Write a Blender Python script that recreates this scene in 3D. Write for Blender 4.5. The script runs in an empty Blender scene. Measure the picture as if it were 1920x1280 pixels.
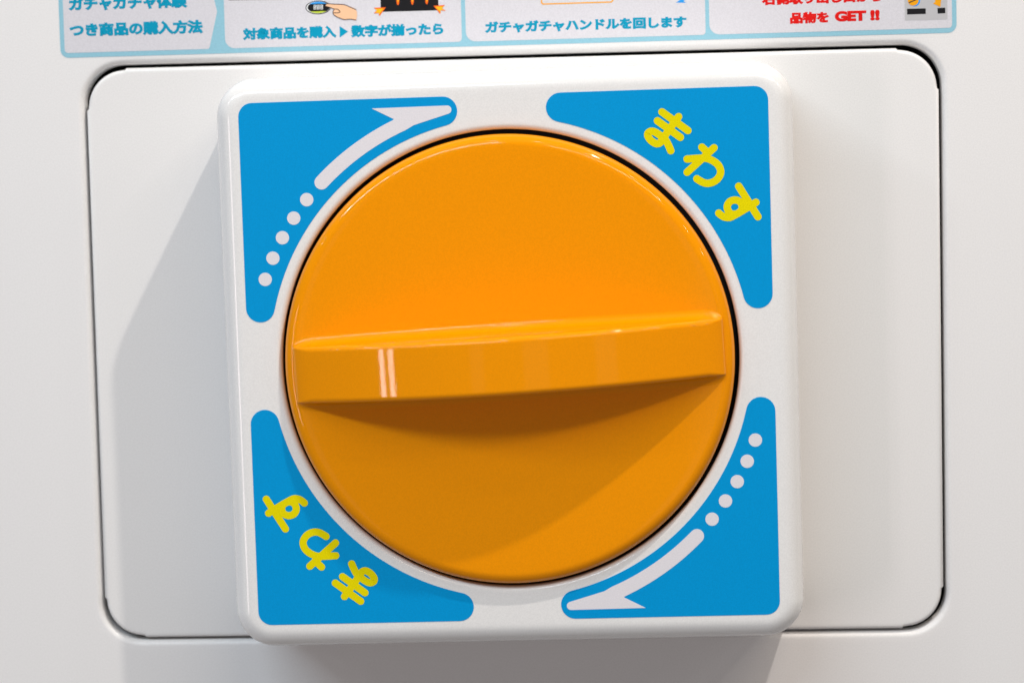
import bpy, bmesh, math
from mathutils import Matrix, Vector

# ------------------------------------------------------------------ camera, world, lights
sc = bpy.context.scene
MM = 0.001
Z0 = 1.0                      # height of the dial centre above the floor
RO = 0.00867                  # the housing sits half a degree askew on its panel
DP = 28.0                     # mm from the sticker face back to the cover panel

cam_d = bpy.data.cameras.new('camera')
cam = bpy.data.objects.new('camera', cam_d)
sc.collection.objects.link(cam)
right = Vector((0.998265, 0.054118, -0.023216))
down = Vector((-0.019045, -0.076355, -0.996899))
fwd = Vector((-0.055722, 0.995611, -0.075191))
m = Matrix((right, -down, -fwd)).transposed().to_4x4()
m.translation = Vector((0.029533, -0.515923, 0.043053 + Z0))
cam.matrix_world = m
cam_d.lens = 80.0
cam_d.sensor_width = 36.0
cam_d.clip_start = 0.01
cam_d.clip_end = 50.0
cam_d.dof.use_dof = True
cam_d.dof.focus_distance = 0.518
cam_d.dof.aperture_fstop = 13.0
sc.camera = cam

w = bpy.data.worlds.new('World')
sc.world = w
w.use_nodes = True
bg = w.node_tree.nodes['Background']
bg.inputs[0].default_value = (1.0, 0.955, 0.95, 1)
bg.inputs[1].default_value = 0.185


def lamp(name, kind, loc_mm, energy, col, size=0.05, size_y=None, target=(0, 0, 0)):
    ld = bpy.data.lights.new(name, kind)
    ld.energy = energy
    ld.color = col
    if kind == 'AREA':
        ld.size = size
        if size_y:
            ld.shape = 'RECTANGLE'
            ld.size_y = size_y
    else:
        ld.shadow_soft_size = size
    o = bpy.data.objects.new(name, ld)
    sc.collection.objects.link(o)
    o.location = (loc_mm[0] * MM, loc_mm[1] * MM, loc_mm[2] * MM + Z0)
    dv = Vector((target[0] * MM, target[1] * MM, target[2] * MM + Z0)) - o.location
    o.rotation_euler = dv.to_track_quat('-Z', 'Y').to_euler()
    return o


lamp('warm_spot_lamp', 'POINT', (365, -340, 850), 23.0, (1.0, 0.92, 0.84), 0.010)
lamp('ceiling_strip_lamp', 'AREA', (-620, -1000, 850), 10.3, (0.74, 0.88, 1.0), 1.25, 0.07)
lamp('ceiling_strip_lamp', 'AREA', (500, -1000, 830), 4.2, (1.0, 0.85, 0.70), 0.85, 0.07)
lamp('ceiling_panel_lamp', 'AREA', (0, -900, 1500), 1.5, (1.0, 0.98, 0.96), 1.6, 1.2)
lamp('tube_lamp', 'AREA', (-1290, -1500, -170), 2.3, (1.0, 0.84, 0.84), 0.05, 0.7)
lamp('tube_lamp', 'AREA', (-1430, -1500, -170), 2.3, (1.0, 0.86, 0.88), 0.05, 0.7)
lamp('added_band_lamp', 'AREA', (190, -1500, -120), 0.11, (1.0, 0.95, 0.9), 0.22, 0.7)  # three dim panels added to put soft reflected bands on the grip bar
lamp('added_band_lamp', 'AREA', (860, -1500, -120), 0.12, (1.0, 0.95, 0.9), 0.2, 0.7)
lamp('added_band_lamp', 'AREA', (-330, -1500, -120), 0.06, (1.0, 0.95, 0.9), 0.12, 0.7)
for i, (x, y, z) in enumerate([(-420, -700, 1150), (-150, -820, 1250), (130, -760, 1200), (430, -700, 1150), (640, -500, 900),
                              (-1150, -800, 900), (-1500, -750, 800), (950, -800, 950), (1300, -800, 850), (1700, -750, 800)]):
    lamp('ceiling_spot_lamp', 'POINT', (x, y, z), 0.7 if i < 5 else 3.0, (1.0, 0.96, 0.92), 0.018 if i < 5 else 0.03)

sc.view_settings.view_transform = 'Standard'
sc.view_settings.look = 'None'
sc.view_settings.exposure = -0.03
sc.view_settings.gamma = 1.0
sc.view_settings.use_curve_mapping = False
sc.render.engine = 'CYCLES'

# ------------------------------------------------------------------ materials


def mat(name, col, rough=0.3, spec=0.4, coat=0.0, grain=0.0, bump=0.0, bscale=2500.0, specks=0.0, mottle=0.0, sss=0.0):
    mt = bpy.data.materials.new(name)
    mt.use_nodes = True
    nt = mt.node_tree
    b = nt.nodes['Principled BSDF']
    b.inputs['Base Color'].default_value = (*col, 1)
    b.inputs['Roughness'].default_value = rough
    b.inputs['Specular IOR Level'].default_value = spec
    b.inputs['Coat Weight'].default_value = coat
    b.inputs['Coat Roughness'].default_value = 0.04
    tc = nt.nodes.new('ShaderNodeTexCoord')
    last = None

    def mix(fac, c1, c2):
        mx = nt.nodes.new('ShaderNodeMix')
        mx.data_type = 'RGBA'
        if hasattr(fac, 'links'):
            nt.links.new(fac, mx.inputs[0])
        else:
            mx.inputs[0].default_value = fac
        for k, c in ((6, c1), (7, c2)):
            if isinstance(c, tuple):
                mx.inputs[k].default_value = (*c, 1)
            else:
                nt.links.new(c, mx.inputs[k])
        return mx.outputs[2]

    def noise(scale, detail=2.0):
        n = nt.nodes.new('ShaderNodeTexNoise')
        n.inputs['Scale'].default_value = scale
        n.inputs['Detail'].default_value = detail
        nt.links.new(tc.outputs['Object'], n.inputs['Vector'])
        return n.outputs['Fac']

    def ramp(sock, a, c):
        r = nt.nodes.new('ShaderNodeMapRange')
        r.inputs[1].default_value = a
        r.inputs[2].default_value = c
        nt.links.new(sock, r.inputs[0])
        return r.outputs[0]
    out = tuple(col)
    if grain:
        lo = tuple(max(0, c * (1 - grain)) for c in col)
        hi = tuple(min(1, c * (1 + grain)) for c in col)
        out = mix(ramp(noise(3200.0, 1.0), 0.25, 0.75), lo, hi)
    if mottle:
        out = mix(ramp(noise(22.0, 4.0), 0.35, 0.7), out, tuple(c * (1 - mottle) for c in col))
    if specks:
        v = nt.nodes.new('ShaderNodeTexVoronoi')
        v.inputs['Scale'].default_value = 55.0
        nt.links.new(tc.outputs['Object'], v.inputs['Vector'])
        d = ramp(v.outputs['Distance'], 0.030, 0.018)
        sep = nt.nodes.new('ShaderNodeSeparateColor')
        nt.links.new(v.outputs['Color'], sep.inputs[0])
        keep = ramp(sep.outputs[0], 1 - specks, 1 - specks + 0.05)
        mu = nt.nodes.new('ShaderNodeMath')
        mu.operation = 'MULTIPLY'
        nt.links.new(d, mu.inputs[0])
        nt.links.new(keep, mu.inputs[1])
        mu2 = nt.nodes.new('ShaderNodeMath')
        mu2.operation = 'MULTIPLY'
        nt.links.new(mu.outputs[0], mu2.inputs[0])
        mu2.inputs[1].default_value = 0.6
        out = mix(mu2.outputs[0], out, (0.22, 0.19, 0.17))
    if not isinstance(out, tuple):
        nt.links.new(out, b.inputs['Base Color'])
    if bump:
        bp = nt.nodes.new('ShaderNodeBump')
        bp.inputs['Strength'].default_value = bump
        bp.inputs['Distance'].default_value = 0.0001
        nt.links.new(noise(bscale, 2.0), bp.inputs['Height'])
        nt.links.new(bp.outputs[0], b.inputs['Normal'])
    return mt


M = {}
M['cabinet'] = mat('white_painted_steel', (0.79, 0.782, 0.776), 0.30, 0.4, grain=0.05, bump=0.12, bscale=900, specks=0.10)
M['panel'] = mat('white_coated_panel', (0.79, 0.782, 0.772), 0.26, 0.4, grain=0.05, bump=0.10, bscale=900, specks=0.16)
M['housing'] = mat('white_moulded_plastic', (0.80, 0.795, 0.783), 0.14, 0.45, grain=0.045, bump=0.03, bscale=2600, specks=0.06)
M['liner'] = mat('black_moulded_plastic', (0.028, 0.022, 0.022), 0.3, 0.5)
M['gap'] = mat('dark_cavity', (0.012, 0.012, 0.014), 0.6, 0.2)
M['blue'] = mat('blue_vinyl', (0.0, 0.30, 0.665), 0.42, 0.10, grain=0.06, bump=0.1)
M['yellow'] = mat('yellow_print', (0.78, 0.675, 0.0), 0.42, 0.10, grain=0.08, bump=0.1)
M['white_print'] = mat('white_print', (0.75, 0.73, 0.765), 0.42, 0.2, grain=0.04, bump=0.1)
M['orange'] = mat('orange_glossy_plastic', (0.880, 0.298, 0.0), 0.035, 0.24, grain=0.045, bump=0.04, bscale=1800)
M['border'] = mat('pale_blue_print', (0.28, 0.54, 0.65), 0.25, 0.3, grain=0.06)
M['cell'] = mat('label_white', (0.66, 0.65, 0.69), 0.22, 0.35, grain=0.06)
M['cyan'] = mat('cyan_ink', (0.0, 0.30, 0.48), 0.3, 0.25)
M['red'] = mat('red_ink', (0.70, 0.008, 0.006), 0.3, 0.25)
M['skin'] = mat('skin_tone_ink', (0.87, 0.53, 0.32), 0.3, 0.25)
M['black'] = mat('black_ink', (0.012, 0.012, 0.014), 0.3, 0.25)
M['brown_line'] = mat('dark_brown_ink', (0.05, 0.03, 0.03), 0.3, 0.25)
M['orange_ink'] = mat('orange_ink', (0.86, 0.37, 0.01), 0.3, 0.25)
M['flame_ink'] = mat('flame_ink', (0.90, 0.14, 0.01), 0.3, 0.25)
M['yellow_ink'] = mat('amber_ink', (0.95, 0.50, 0.02), 0.3, 0.25)
M['sky_ink'] = mat('sky_blue_ink', (0.03, 0.32, 0.80), 0.3, 0.25)
M['lime_ink'] = mat('lime_ink', (0.50, 0.62, 0.05), 0.3, 0.25)
M['grey_ink'] = mat('grey_ink', (0.50, 0.50, 0.515), 0.3, 0.25)
M['pale_ink'] = mat('pale_ink', (0.78, 0.80, 0.80), 0.3, 0.25)

# ------------------------------------------------------------------ helpers (all shapes in millimetres)


def empty(name, loc_mm, ry=0.0):
    o = bpy.data.objects.new(name, None)
    sc.collection.objects.link(o)
    o.empty_display_size = 0.02
    o.location = (loc_mm[0] * MM, loc_mm[1] * MM, loc_mm[2] * MM + Z0)
    o.rotation_euler = (0, -ry, 0)
    return o


def tag(o, label, cat=None, group=None):
    o['label'] = label
    if cat:
        o['category'] = cat
    if group:
        o['group'] = group


def link(name, verts, faces, material, parent, smooth=True, flip=False):
    me = bpy.data.meshes.new(name)
    me.from_pydata([(a * MM, b * MM, c * MM) for a, b, c in verts], [], faces)
    bm = bmesh.new()
    bm.from_mesh(me)
    bmesh.ops.recalc_face_normals(bm, faces=bm.faces)
    if flip:
        bmesh.ops.reverse_faces(bm, faces=bm.faces)
    bm.to_mesh(me)
    bm.free()
    me.materials.append(material)
    if smooth:
        me.polygons.foreach_set('use_smooth', [True] * len(me.polygons))
        me.set_sharp_from_angle(angle=math.radians(38))
    o = bpy.data.objects.new(name, me)
    sc.collection.objects.link(o)
    o.parent = parent
    return o


def arc(cx, cz, r, a0, a1, n):
    return [(cx + r * math.cos(math.radians(a0 + (a1 - a0) * i / n)),
             cz + r * math.sin(math.radians(a0 + (a1 - a0) * i / n))) for i in range(n + 1)]


def plate(name, pts, y, t, material, parent):
    """thin printed sheet: outline pts (x, z), its front at y - t, its back at y; slightly rounded front edge"""
    n = len(pts)
    v = [(p[0], y, p[1]) for p in pts] + [(p[0], y - t, p[1]) for p in pts]
    f = [tuple(range(n, 2 * n))] + [(i, (i + 1) % n, (i + 1) % n + n, i + n) for i in range(n)]
    me = bpy.data.meshes.new(name)
    me.from_pydata([(a * MM, b * MM, c * MM) for a, b, c in v], [], f)
    bm = bmesh.new()
    bm.from_mesh(me)
    bmesh.ops.remove_doubles(bm, verts=bm.verts, dist=1e-8)
    bmesh.ops.triangulate(bm, faces=[q for q in bm.faces if len(q.verts) > 4], ngon_method='EAR_CLIP')
    bmesh.ops.recalc_face_normals(bm, faces=bm.faces)
    bm.faces.ensure_lookup_table()
    big = max(bm.faces, key=lambda q: abs(q.normal.y) * q.calc_area())
    if big.normal.y > 0:
        bmesh.ops.reverse_faces(bm, faces=bm.faces)
    bm.to_mesh(me)
    bm.free()
    me.materials.append(material)
    o = bpy.data.objects.new(name, me)
    sc.collection.objects.link(o)
    o.parent = parent
    return o


def stroke_outline(pts, wd, n=8):
    """outline of a round-ended stroke along the polyline pts"""
    def nrm(a, b):
        dx, dz = b[0] - a[0], b[1] - a[1]
        L = math.hypot(dx, dz) or 1
        return dx / L, dz / L
    h = wd / 2
    left, rightp = [], []
    for i, p in enumerate(pts):
        if i == 0:
            t = nrm(pts[0], pts[1])
        elif i == len(pts) - 1:
            t = nrm(pts[-2], pts[-1])
        else:
            a = nrm(pts[i - 1], p)
            b = nrm(p, pts[i + 1])
            t = nrm((0, 0), (a[0] + b[0], a[1] + b[1]))
        left.append((p[0] - t[1] * h, p[1] + t[0] * h))
        rightp.append((p[0] + t[1] * h, p[1] - t[0] * h))
    t1 = nrm(pts[-2], pts[-1])
    a1 = math.degrees(math.atan2(t1[1], t1[0]))
    t0 = nrm(pts[0], pts[1])
    a0 = math.degrees(math.atan2(t0[1], t0[0]))
    return left[:-1] + arc(*pts[-1], h, a1 + 90, a1 - 90, n) + rightp[::-1][1:-1] + arc(*pts[0], h, a0 - 90, a0 - 270, n)


def spline(pts, per=5):
    """Catmull-Rom through pts"""
    if len(pts) < 3:
        return pts
    P = [pts[0]] + list(pts) + [pts[-1]]
    out = []
    for i in range(1, len(P) - 2):
        for k in range(per):
            t = k / per
            q = []
            for c in (0, 1):
                p0, p1, p2, p3 = P[i - 1][c], P[i][c], P[i + 1][c], P[i + 2][c]
                q.append(0.5 * ((2 * p1) + (-p0 + p2) * t + (2 * p0 - 5 * p1 + 4 * p2 - p3) * t * t + (-p0 + 3 * p1 - 3 * p2 + p3) * t ** 3))
            out.append(tuple(q))
    out.append(pts[-1])
    return out


def strokes(name, polys, wd, y, t, material, parent):
    """several round strokes that make one printed glyph, as one mesh; strip-built so that loops stay open"""
    V, F = [], []
    for s, line in enumerate(polys):
        L = spline(line, 6)
        h = wd / 2
        base = len(V)
        yy = y - t - 0.004 * s
        for i, p in enumerate(L):
            a = L[max(i - 1, 0)]
            b = L[min(i + 1, len(L) - 1)]
            dx, dz = b[0] - a[0], b[1] - a[1]
            q = math.hypot(dx, dz) or 1
            V.append((p[0] - dz / q * h, yy - 0.00005 * i, p[1] + dx / q * h))
            V.append((p[0] + dz / q * h, yy - 0.00005 * i, p[1] - dx / q * h))
        for i in range(len(L) - 1):
            k = base + 2 * i
            F.append((k, k + 1, k + 3, k + 2))
        for e, (p, o) in enumerate(((L[0], L[1]), (L[-1], L[-2]))):
            a0 = math.degrees(math.atan2(p[1] - o[1], p[0] - o[0]))
            c = len(V)
            ye = yy - 0.002 - 0.001 * e
            rim = arc(p[0], p[1], h, a0 - 100, a0 + 100, 12)
            V.append((p[0], ye, p[1]))
            V += [(r[0], ye, r[1]) for r in rim]
            F += [(c, c + 1 + i, c + 2 + i) for i in range(len(rim) - 1)]
    # give it its print thickness: duplicate set back onto the sheet and wall the outline
    me = bpy.data.meshes.new(name)
    me.from_pydata([(a * MM, b * MM, c * MM) for a, b, c in V], [], F)
    bm = bmesh.new()
    bm.from_mesh(me)
    for fc in bm.faces:
        fc.normal_update()
        if fc.normal.y > 0:
            fc.normal_flip()
    ext = bmesh.ops.extrude_face_region(bm, geom=bm.faces[:], use_keep_orig=True)
    for g in ext['geom']:
        if isinstance(g, bmesh.types.BMVert):
            g.co.y = y * MM
    bm.to_mesh(me)
    bm.free()
    me.materials.append(material)
    o = bpy.data.objects.new(name, me)
    sc.collection.objects.link(o)
    o.parent = parent
    return o


def text(name, body, x0, x1, z0, z1, y, t, material, parent, bold=0.03):
    cu = bpy.data.curves.new('tmp_text', 'FONT')
    cu.body = body
    cu.resolution_u = 4
    cu.bevel_depth = bold
    cu.bevel_resolution = 1
    to = bpy.data.objects.new('tmp_text', cu)
    sc.collection.objects.link(to)
    dg = bpy.context.evaluated_depsgraph_get()
    ev = to.evaluated_get(dg)
    me = bpy.data.meshes.new_from_object(ev)
    bpy.data.objects.remove(to)
    bpy.data.curves.remove(cu)
    xs = [v.co.x for v in me.vertices]
    ys = [v.co.y for v in me.vertices]
    ax, bx, ay, by = min(xs), max(xs), min(ys), max(ys)
    zm = max(abs(v.co.z) for v in me.vertices) or 1
    for v in me.vertices:
        X, Y, Z = v.co
        v.co = ((x0 + (X - ax) / (bx - ax) * (x1 - x0)) * MM,
                (y - Z / zm * t) * MM,
                (z0 + (Y - ay) / (by - ay) * (z1 - z0)) * MM)
    me.name = name
    me.materials.clear()
    me.materials.append(material)
    o = bpy.data.objects.new(name, me)
    sc.collection.objects.link(o)
    o.parent = parent
    return o


def rrect_loop(cx, cz, hx, hz, r, n_corner, n_side=1):
    """rounded rectangle loop, counter-clockwise from the right side"""
    pts = []
    for qx, qz, a in ((1, 1, 0), (-1, 1, 90), (-1, -1, 180), (1, -1, 270)):
        pts += arc(cx + qx * (hx - r), cz + qz * (hz - r), r, a, a + 90, n_corner)
    return pts


def rings(loops, close_last=False):
    """quads between successive loops [(y, pts)]"""
    V, F = [], []
    n = len(loops[0][1])
    for y, pts in loops:
        V += [(p[0], y, p[1]) for p in pts]
    for k in range(len(loops) - 1):
        for i in range(n):
            j = (i + 1) % n
            F.append((k * n + i, k * n + j, (k + 1) * n + j, (k + 1) * n + i))
    if close_last:
        F.append(tuple(range((len(loops) - 1) * n, len(loops) * n)))
    return V, F


# ------------------------------------------------------------------ cabinet front
PX0, PX1, PZ0, PZ1 = -102.16, 101.27, -68.87, 69.47            # cover panel edges
OX0, OX1, OZ0, OZ1 = PX0 - 0.75, PX1 + 0.80, PZ0 - 0.70, PZ1 + 0.85  # opening edges

cab = empty('machine_cabinet', (0, DP + 0.3, 0))
tag(cab, 'white painted capsule machine cabinet front with a rounded rectangular opening', 'cabinet')
ocx, ocz = (OX0 + OX1) / 2, (OZ0 + OZ1) / 2
ohx, ohz = (OX1 - OX0) / 2, (OZ1 - OZ0) / 2
RC = 9.6


def oloop(grow):
    return rrect_loop(ocx, ocz, ohx + grow, ohz + grow, RC + grow, 14)


FR = 1.5
loops = []
# outer body: back edge, side, rounded front edge, flat face
for yy, hx, hz, r in ((320, 330, 420, 12), (10, 330, 420, 12), (3, 328, 418, 12), (0.6, 324, 414, 12), (0, 320, 410, 12)):
    loops.append((yy, rrect_loop(0, 0, hx, hz, r, 14)))
loops.append((0, oloop(FR + 1.2)))
for i in range(0, 9):
    a = math.radians(90 * i / 8)
    loops.append((FR * (1 - math.cos(a)), oloop(FR * (1 - math.sin(a)))))
loops.append((14, oloop(0)))
V, F = rings(loops)
link('front_shell', V, F, M['cabinet'], cab)
V, F = rings([(4.5, oloop(-0.02)), (13, oloop(-0.02)), (13, oloop(-14))], True)
link('opening_liner', V, F, M['gap'], cab)

# ------------------------------------------------------------------ cover panel set in the opening
pan = empty('cover_panel', (0, DP, 0))
tag(pan, 'flat white rectangular cover panel with rounded corners behind the square dial housing', 'panel')


def panel_loop(inset):
    """straight flanged edges; the corners are cut back a little, with a small step where each flange ends"""
    st = 0.48
    out = []
    r = 8.9
    x0, x1, z0, z1 = PX0 + inset, PX1 - inset, PZ0 + inset, PZ1 - inset
    k = 9.95
    for qx, qz, a in ((1, 1, 0), (-1, 1, 90), (-1, -1, 180), (1, -1, 270)):
        ex = x1 if qx > 0 else x0
        ez = z1 if qz > 0 else z0
        cx, cz = (PX1 if qx > 0 else PX0) - qx * (r + st), (PZ1 if qz > 0 else PZ0) - qz * (r + st)
        c = arc(cx, cz, r - inset, a, a + 90, 14)
        kx = (PX1 if qx > 0 else PX0) - qx * k
        kz = (PZ1 if qz > 0 else PZ0) - qz * k
        sx = [(ex, kz), (ex - qx * st * 0.8, kz + qz * 0.35)]
        sz = [(kx + qx * 0.35, ez - qz * st * 0.8), (kx, ez)]
        if a in (0, 180):
            out += sx + c[1:-1] + sz
        else:
            out += [sz[1], sz[0]] + c[1:-1] + [sx[1], sx[0]]
    return out


PF = 0.9
loops = [(6.0, panel_loop(0))]
for i in range(0, 7):
    a = math.radians(90 * i / 6)
    loops.append((PF * (1 - math.sin(a)), panel_loop(PF * (1 - math.cos(a)))))
loops.append((0, panel_loop(PF + 0.6)))
V, F = rings(loops, True)
link('panel_sheet', V, F, M['panel'], pan)

# ------------------------------------------------------------------ square dial housing
hou = empty('dial_housing', (0, DP, 0), RO)
tag(hou, 'thick white square plastic housing with rounded edges and blue corner stickers around the orange knob', 'housing')
YF = -DP                                    # y of the sticker face in the housing's own space
NC = 24
NL = 4 * (NC + 1)
HS = 65.7
EF = 4.6


def hloop(ins, r0=9.0):
    return rrect_loop(0, 0, HS - ins, HS - ins, max(r0 - ins, 1.0), NC)


def cloop(r):
    """circle loop whose points match hloop's by angle"""
    return [(r * math.cos(math.atan2(p[1], p[0])), r * math.sin(math.atan2(p[1], p[0]))) for p in DENSE]


def densify(pts, k):
    out = []
    n = len(pts)
    for i in range(n):
        a, b = pts[i], pts[(i + 1) % n]
        far = math.hypot(a[0] - b[0], a[1] - b[1]) > 20
        for j in range(k if far else 1):
            t = j / (k if far else 1)
            out.append((a[0] + (b[0] - a[0]) * t, a[1] + (b[1] - a[1]) * t))
    return out


DENSE = densify(hloop(0), 48)
loops = [(0.02, densify(hloop(-0.5), 48)), (-DP + 8, densify(hloop(-0.2), 48))]
for i in range(0, 13):
    a = math.radians(90 * i / 12)
    loops.append((YF + EF * (1 - math.sin(a)), densify(hloop(EF * (1 - math.cos(a))), 48)))
loops.append((YF, densify(hloop(EF + 0.8), 48)))
loops.append((YF, cloop(54.2)))
LIP = 1.3
for i in range(0, 8):
    a = math.radians(90 * i / 7)
    loops.append((YF + LIP * (1 - math.cos(a)), cloop(52.25 + LIP * (1 - math.sin(a)))))
loops.append((YF + 2.2, cloop(52.25)))
V, F = rings(loops)
link('housing_shell', V, F, M['housing'], hou)
V, F = rings([(YF + 2.0, cloop(52.35)), (YF + 15, cloop(52.3)), (YF + 15, cloop(20))], True)
link('dial_well', V, F, M['liner'], hou)

# ---- corner stickers: outline in the top-right quadrant, turned for the others
SR = 54.95


def sticker_outline():
    c1 = (13.35, 56.70)
    ang = math.degrees(math.atan2(c1[1], c1[0]))
    pts = arc(*c1, 3.3, 90, 180 + ang, 14)
    pts += arc(0, 0, SR, ang, 90 - ang, 40)[1:-1]
    pts += arc(c1[1], c1[0], 3.3, 180 + 90 - ang, 360, 14)
    pts += arc(60 - 3.1, 60 - 3.1, 3.1, 0, 90, 8)
    return pts


def turn(pts, k):
    for _ in range(k % 4):
        pts = [(-p[1], p[0]) for p in pts]
    return pts


ARROW = (arc(0, 0, 60.35, 135, 114.2, 20) + [(-24.49, 55.27), (-29.43, 57.84)] + arc(-12.3, 57.0, 0.95, 90, -68, 8)
         + [(-16.0, 54.95)] + [(-20.09, 53.75)] + arc(0, 0, 57.1, 112.5, 135, 20)
         + arc(58.72 * math.cos(math.radians(135)), 58.72 * math.sin(math.radians(135)), 1.63, -45, -225, 10)[1:-1])
MA = [[(36.14, 54.89), (41.86, 50.53)], [(35.08, 52.93), (40.13, 49.07)],
      [(39.85, 53.7), (38.48, 51.95), (37.08, 50.09), (36.14, 48.78), (35.45, 47.96), (34.55, 47.87), (33.44, 48.64), (32.82, 49.67),
       (32.98, 50.34), (33.78, 50.65), (34.72, 50.28), (35.83, 49.46), (36.81, 48.53), (37.45, 47.27), (37.9, 46.14)]]
WA = [[(44.9, 46.72), (45.92, 45.71)], [(47.62, 46.48), (41.45, 41.19)],
      [(41.52, 44.15), (44.57, 44.25), (46.06, 44.11), (47.54, 43.41), (48.55, 42.44), (48.98, 41.12), (48.58, 39.91), (47.62, 39.0),
       (46.3, 38.56), (45.18, 38.71), (44.25, 39.2), (43.59, 39.65)]]
SU = [[(52.94, 37.68), (57.1, 30.69)],
      [(56.71, 33.95), (55.3, 33.12), (53.42, 32.04), (51.96, 31.26), (50.71, 30.73), (49.58, 30.87), (48.77, 31.36), (48.32, 31.78)],
      [(53.65, 32.86), (53.46, 33.79), (52.86, 34.38), (51.94, 34.62), (50.9, 34.29), (50.32, 33.48), (50.3, 32.65), (50.74, 31.81),
       (51.66, 31.42), (52.69, 31.65), (53.43, 32.25), (53.65, 32.86)]]
ST = 0.06
for k, lab in ((0, 'blue corner sticker at the upper right with yellow lettering'),
               (1, 'blue corner sticker at the upper left with white arrow and dots'),
               (2, 'blue corner sticker at the lower left with upside down yellow lettering'),
               (3, 'blue corner sticker at the lower right with white arrow and dots')):
    s = plate('corner_sticker', turn(sticker_outline(), k), YF - 0.004, ST, M['blue'], hou)
    tag(s, lab)
    ys = YF - 0.004 - ST
    if k in (1, 3):
        plate('arrow', turn(ARROW, k - 1), ys - 0.001, 0.03, M['white_print'], s)
        for j in range(5):
            a = math.radians(140.07 + 5.045 * j)
            plate('dot', turn(arc(58.77 * math.cos(a), 58.77 * math.sin(a), 1.53, 0, 345, 23), k - 1), ys - 0.001, 0.03, M['white_print'], s)
    else:
        for g in (MA, WA, SU):
            strokes('kana_letter', [turn(l, k) for l in g], 1.68, ys - 0.001, 0.03, M['yellow'], s)

# ------------------------------------------------------------------ turning knob
KR = RO + 0.0395
knob = empty('turning_knob', (-0.12, 8, -0.12), KR)
tag(knob, 'glossy orange round turning knob with a raised grip bar across its middle', 'knob')
KF = -10.8                                  # face plane in knob space (y = -2.8 mm in the housing's space)
prof = [(16.0, 50.6), (KF + 3.0, 51.3)]
for i in range(0, 11):
    a = math.radians(90 * i / 10)
    prof.append((KF + 2.7 * (1 - math.sin(a)), 51.3 - 2.7 * (1 - math.cos(a))))
prof += [(KF, 47.2), (KF, 30.0), (KF, 4.0)]
loops = [(yy, [(r * math.cos(2 * math.pi * i / 192), r * math.sin(2 * math.pi * i / 192)) for i in range(192)]) for yy, r in prof]
V, F = rings(loops, True)
link('disc', V, F, M['orange'], knob)

# grip bar: an arched bar with drafted sides that flow into the disc
HB = 15.4
UE = 49.2
WT0 = 6.5
V, F = [], []
NS = 120
sec_n = None
ER = 3.6                                    # rounding of the bar's two ends
HE = 3.0                                    # height the bar still has there
UB = 45.3
stations = [(-UB - ER, 0.0, 0.3, True)] + [(-UB - ER * math.sin(math.radians(t)), 0.85 * (1 - math.cos(math.radians(t))), 0.3 * (1 - math.cos(math.radians(t))), False) for t in (90, 75, 60, 45, 30, 15)]
stations += [(-UB * math.cos(math.pi * i / NS), 0.0, 0.0, False) for i in range(NS + 1)]
stations += [(-st[0], st[1], st[2], st[3]) for st in stations[6::-1]]
for u, cut, thin, floor in stations:
    q = 1 - (abs(u) / UB) ** 2
    h = HE + (HB - HE) * q - cut
    WT = WT0 - thin
    rt = min(1.25, 0.4 * h)
    RF = 2.2                                # base fillet, cut short where the bar runs out into the disc
    zt = min(h - rt, RF)
    dr = 0.03 * h

    def fx(z):
        return RF - math.sqrt(max(0.0, RF * RF - (RF - z) ** 2))
    half = [(0.0, h), (WT * 0.35, h), (WT * 0.6, h), (WT - rt - 0.25, h)]
    half += [(WT - rt + rt * math.sin(math.radians(t)), h - rt + rt * math.cos(math.radians(t))) for t in (0, 12, 25, 38, 51, 64, 77, 88)]
    wb = WT + dr
    half += [(WT + dr * 0.5, zt + (h - rt - zt) * 0.5)]
    half += [(wb + fx(zt * (1 - t) ** 2) - fx(zt), zt * (1 - t) ** 2) for t in (0, 0.12, 0.25, 0.4, 0.55, 0.7, 0.85, 1.0)]
    rf = fx(0) - fx(zt)
    half.append((wb + rf + 0.15, -0.9))
    if floor:
        half = [(v, -0.9) for v, hh in half]
    sec = [(-v, hh) for v, hh in half[:0:-1]] + half
    sec_n = len(sec)
    V += [(u, KF - hh + 0.015, v) for v, hh in sec]
for i in range(len(stations) - 1):
    for j in range(sec_n - 1):
        a = i * sec_n + j
        F.append((a, a + 1, a + sec_n + 1, a + sec_n))
bar = link('grip_bar', V, F, M['orange'], knob)
me = bar.data
if sum(p.normal.y * p.area for p in me.polygons) > 0:
    me.flip_normals()

# ------------------------------------------------------------------ instruction label
lab = empty('instruction_label', (0, DP + 0.3, 0), 0.002)
tag(lab, 'printed instruction label with pale blue border and four white cells above the panel', 'label')


def L(pts):
    return [(p[0], p[1] - 0.002 * p[0]) for p in pts]


BB = 72.5
border = rrect_loop(-1.1, (BB + 112) / 2, 106.75, (112 - BB) / 2, 2.0, 8)
LY = -0.01
plate('border_sheet', border, LY, 0.05, M['border'], lab)
CY = LY - 0.05 - 0.002
CT = 0.03
CB = 73.66


def cell(x0, x1, rl, rr):
    pts = arc(x0 + rl, CB + rl, rl, 180, 270, 8) + arc(x1 - rr, CB + rr, rr, 270, 360, 6) + [(x1, 110.6), (x0, 110.6)]
    return plate('cell', pts, CY, CT, M['cell'], lab)


c1 = plate('cell', [(-106.8, 110.6)] + arc(-106.0, CB + 0.8, 0.8, 180, 270, 6) + arc(-72.3, CB + 0.7, 0.7, 270, 345, 6)
           + [(-69.55, 82.5), (-75.6, 110.6)], CY, CT, M['cell'], lab)
c2 = cell(-67.85, -11.05, 2.3, 0.9)
c3 = cell(-10.05, 46.8, 2.3, 0.8)
c4 = cell(47.72, 104.6, 2.4, 0.8)
TY = CY - CT - 0.002
TT = 0.02


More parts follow.
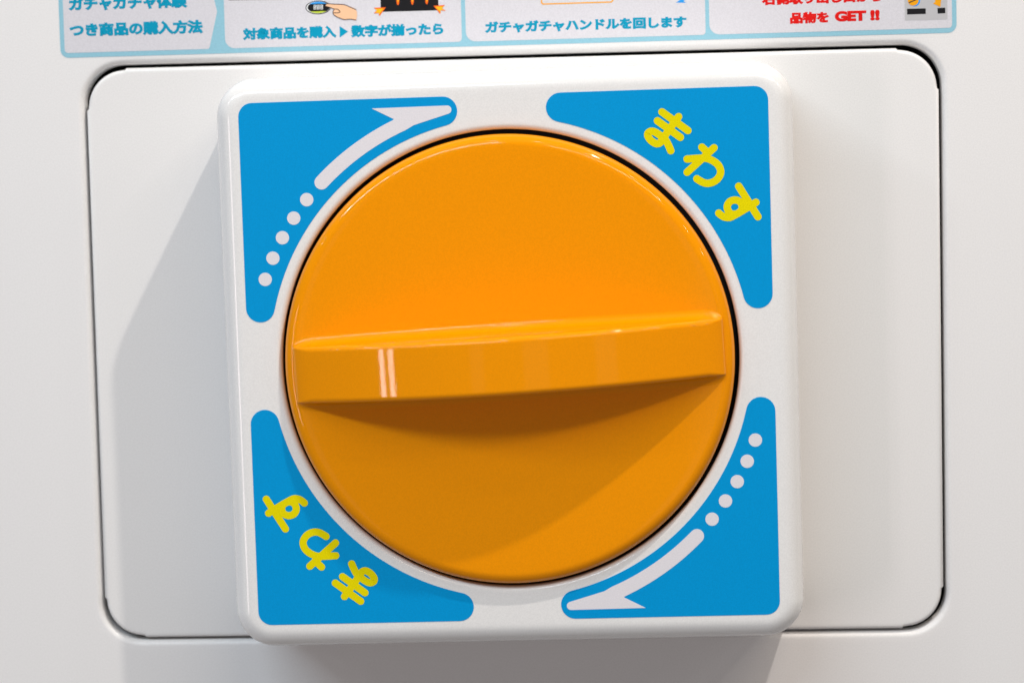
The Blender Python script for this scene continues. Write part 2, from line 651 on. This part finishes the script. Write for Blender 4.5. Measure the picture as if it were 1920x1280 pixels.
def cap(body, x0, x1, z0, z1, mt, parent, bold=0.062):
    o = text('caption', body, x0, x1, z0 - 0.001 * (x0 + x1), z1 - 0.001 * (x0 + x1), TY, TT, mt, parent, bold)
    return o


cap('ガチャガチャ体験', -105.5, -76.6, 83.35, 86.7, M['cyan'], c1)
cap('つき商品の購入方法', -105.5, -73.1, 77.15, 80.55, M['cyan'], c1)
cap('対象商品を購入', -63.6, -41.0, 75.3, 78.3, M['cyan'], c2)
cap('数字が揃ったら', -37.6, -15.4, 75.3, 78.3, M['cyan'], c2)
plate('triangle_mark', L([(-40.2, 78.1), (-40.25, 75.35), (-38.2, 76.75)]), TY, TT, M['cyan'], c2)
cap('ガチャガチャハンドルを回します', -5.55, 42.35, 75.45, 78.3, M['cyan'], c3)
cap('右側取り出し口から', 60.1, 88.3, 80.25, 83.2, M['red'], c4)
cap('品物を', 66.7, 75.9, 75.75, 78.5, M['red'], c4)
cap('GET', 77.2, 84.6, 75.98, 78.48, M['red'], c4, 0.07)
cap('!!', 85.5, 87.75, 76.03, 78.55, M['red'], c4, 0.07)

# cell 2 pictures: a button readout with a pointing hand, a black display with flames


def pic(name, pts, mt, parent, lift=0):
    return plate(name, L(pts), TY - lift * 0.012, TT + 0.002, mt, parent)


def ell(cx, cz, a, b, t0=0, t1=352, n=40):
    return [(cx + a * math.cos(math.radians(t0 + (t1 - t0) * i / n)), cz + b * math.sin(math.radians(t0 + (t1 - t0) * i / n))) for i in range(n + 1)]


ex, ez = -45.2, 82.65
pic('readout_rim', ell(ex, ez, 3.05, 1.62), M['black'], c2)
pic('readout_rim_light', ell(ex, ez, 2.85, 1.42), M['pale_ink'], c2, 1)
pic('readout_screen', ell(ex + 0.12, ez, 2.66, 1.36), M['black'], c2, 2)
pic('readout_blue', ell(ex, ez, 2.6, 1.36, 38, 142), M['sky_ink'], c2, 3)
pic('readout_green', ell(ex, ez, 2.6, 1.36, 222, 318), M['lime_ink'], c2, 3)
for dx in (-0.78, 0.02, 0.82):
    dg = pic('readout_digit', [(ex + dx - 0.3, ez - 0.48), (ex + dx + 0.3, ez - 0.48), (ex + dx + 0.34, ez + 0.62), (ex + dx - 0.26, ez + 0.62)], M['pale_ink'], c2, 4)
    for dz in (-0.19, 0.33):
        pic('readout_digit_counter', [(ex + dx - 0.12, ez + dz - 0.15), (ex + dx + 0.14, ez + dz - 0.15), (ex + dx + 0.15, ez + dz + 0.15), (ex + dx - 0.11, ez + dz + 0.15)], M['black'], c2, 6)
hand = [(-43.45, 83.05), (-43.2, 83.4), (-42.64, 83.45), (-41.2, 83.3), (-39.61, 83.21), (-38.5, 82.96), (-36.13, 81.85), (-36.2, 79.43), (-37.63, 79.68), (-39.07, 79.63),
        (-40.2, 80.05), (-40.97, 80.4), (-41.55, 80.9), (-41.68, 81.3), (-41.6, 81.7), (-41.46, 82.15), (-42.5, 82.62), (-43.3, 82.85)]
hs = spline(hand + [hand[0]], 4)[:-1]
pic('hand_picture', hs, M['skin'], c2, 5)
top_line = spline(hand[:7], 4)
low_line = spline(hand[7:], 4)
for ln in (top_line, low_line, spline([(-41.46, 82.2), (-40.5, 82.05), (-39.98, 81.45), (-40.5, 81.25), (-41.5, 81.3)], 4)):
    pic('hand_outline', stroke_outline(ln, 0.16, 4), M['brown_line'], c2, 7)
pic('display_picture', [(-30.3, 92.5), (-30.2, 81.2), (-16.4, 81.2), (-16.5, 92.5)], M['black'], c2)
for x in (-26.05, -22.6, -19.16):
    pic('flame', [(x - 0.36, 86.5), (x - 0.36, 83.6), (x - 0.3, 83.0), (x - 0.12, 82.7), (x + 0.08, 82.68), (x + 0.24, 83.0), (x + 0.33, 83.6), (x + 0.36, 86.5)], M['flame_ink'], c2, 2)
    pic('flame_core', [(x - 0.16, 86.4), (x - 0.15, 83.7), (x, 83.25), (x + 0.14, 83.7), (x + 0.16, 86.4)], M['yellow_ink'], c2, 4)
for a in ([(-29.0, 82.23), (-31.87, 82.21), (-31.13, 81.62), (-31.91, 80.89), (-30.76, 80.92), (-30.59, 80.19)],
          [(-17.62, 82.3), (-14.85, 82.38), (-15.63, 81.71), (-14.64, 80.96), (-15.97, 81.21), (-15.99, 80.27)]):
    pic('spark_arrow', a, M['flame_ink'], c2, 4)
    cx = sum(p[0] for p in a) / 6
    cz = sum(p[1] for p in a) / 6
    pic('spark_arrow_fill', [(cx + (p[0] - cx) * 0.72, cz + (p[1] - cz) * 0.68) for p in a], M['yellow_ink'], c2, 6)
pic('picture_frame', [(-66.7, 92), (-66.7, 84.95), (-53.8, 84.75), (-53.8, 92)], M['brown_line'], c2)

# cell 3 pictures
fx0, fx1, fz0 = 8.0, 25.15, 81.85
pic('picture_frame', [(fx0, 92), (fx0, fz0 + 0.4), (fx0 + 0.4, fz0), (fx1 - 0.4, fz0 + 0.05), (fx1, fz0 + 0.45), (fx1, 92), (fx1 - 0.3, 92), (fx1 - 0.3, fz0 + 0.55),
                      (fx1 - 0.55, fz0 + 0.33), (fx0 + 0.55, fz0 + 0.28), (fx0 + 0.3, fz0 + 0.55), (fx0 + 0.3, 92)], M['orange_ink'], c3)
pic('turn_arrow', [(39.94, 81.46), (42.36, 81.39), (41.72, 81.75), (42.4, 82.4), (43.0, 83.6), (42.2, 83.4), (41.4, 82.4), (40.58, 81.9)], M['sky_ink'], c3)
pic('turn_arrow', [(29.2, 82.5), (29.8, 82.45), (30.4, 83.2), (29.6, 83.8), (29.0, 83.2)], M['sky_ink'], c3)

# cell 4 picture: the machine's tray with capsule and arrow
pic('machine_picture', [(93.5, 90), (93.6, 75.8), (103.55, 75.85), (103.5, 90)], M['grey_ink'], c4)
pic('slot', [(94.14, 78.58), (94.13, 77.24), (98.5, 77.26), (98.48, 78.56)], M['black'], c4, 2)
pic('slot', [(101.22, 78.56), (101.26, 77.26), (103.05, 77.3), (103.05, 78.6)], M['black'], c4, 2)
pic('capsule_shade', ell(95.95, 80.35, 1.25, 1.25), M['sky_ink'], c4, 2)
pic('capsule', ell(95.6, 80.5, 1.25, 1.22), M['orange_ink'], c4, 4)
pic('capsule_band', [(94.6, 79.85), (96.7, 80.7), (96.72, 80.95), (94.55, 80.1)], M['brown_line'], c4, 6)
pic('drop_arrow', [(100.75, 83), (100.7, 79.95), (100.2, 79.65), (101.9, 78.8), (102.1, 80.3), (101.9, 83)], M['orange_ink'], c4, 4)
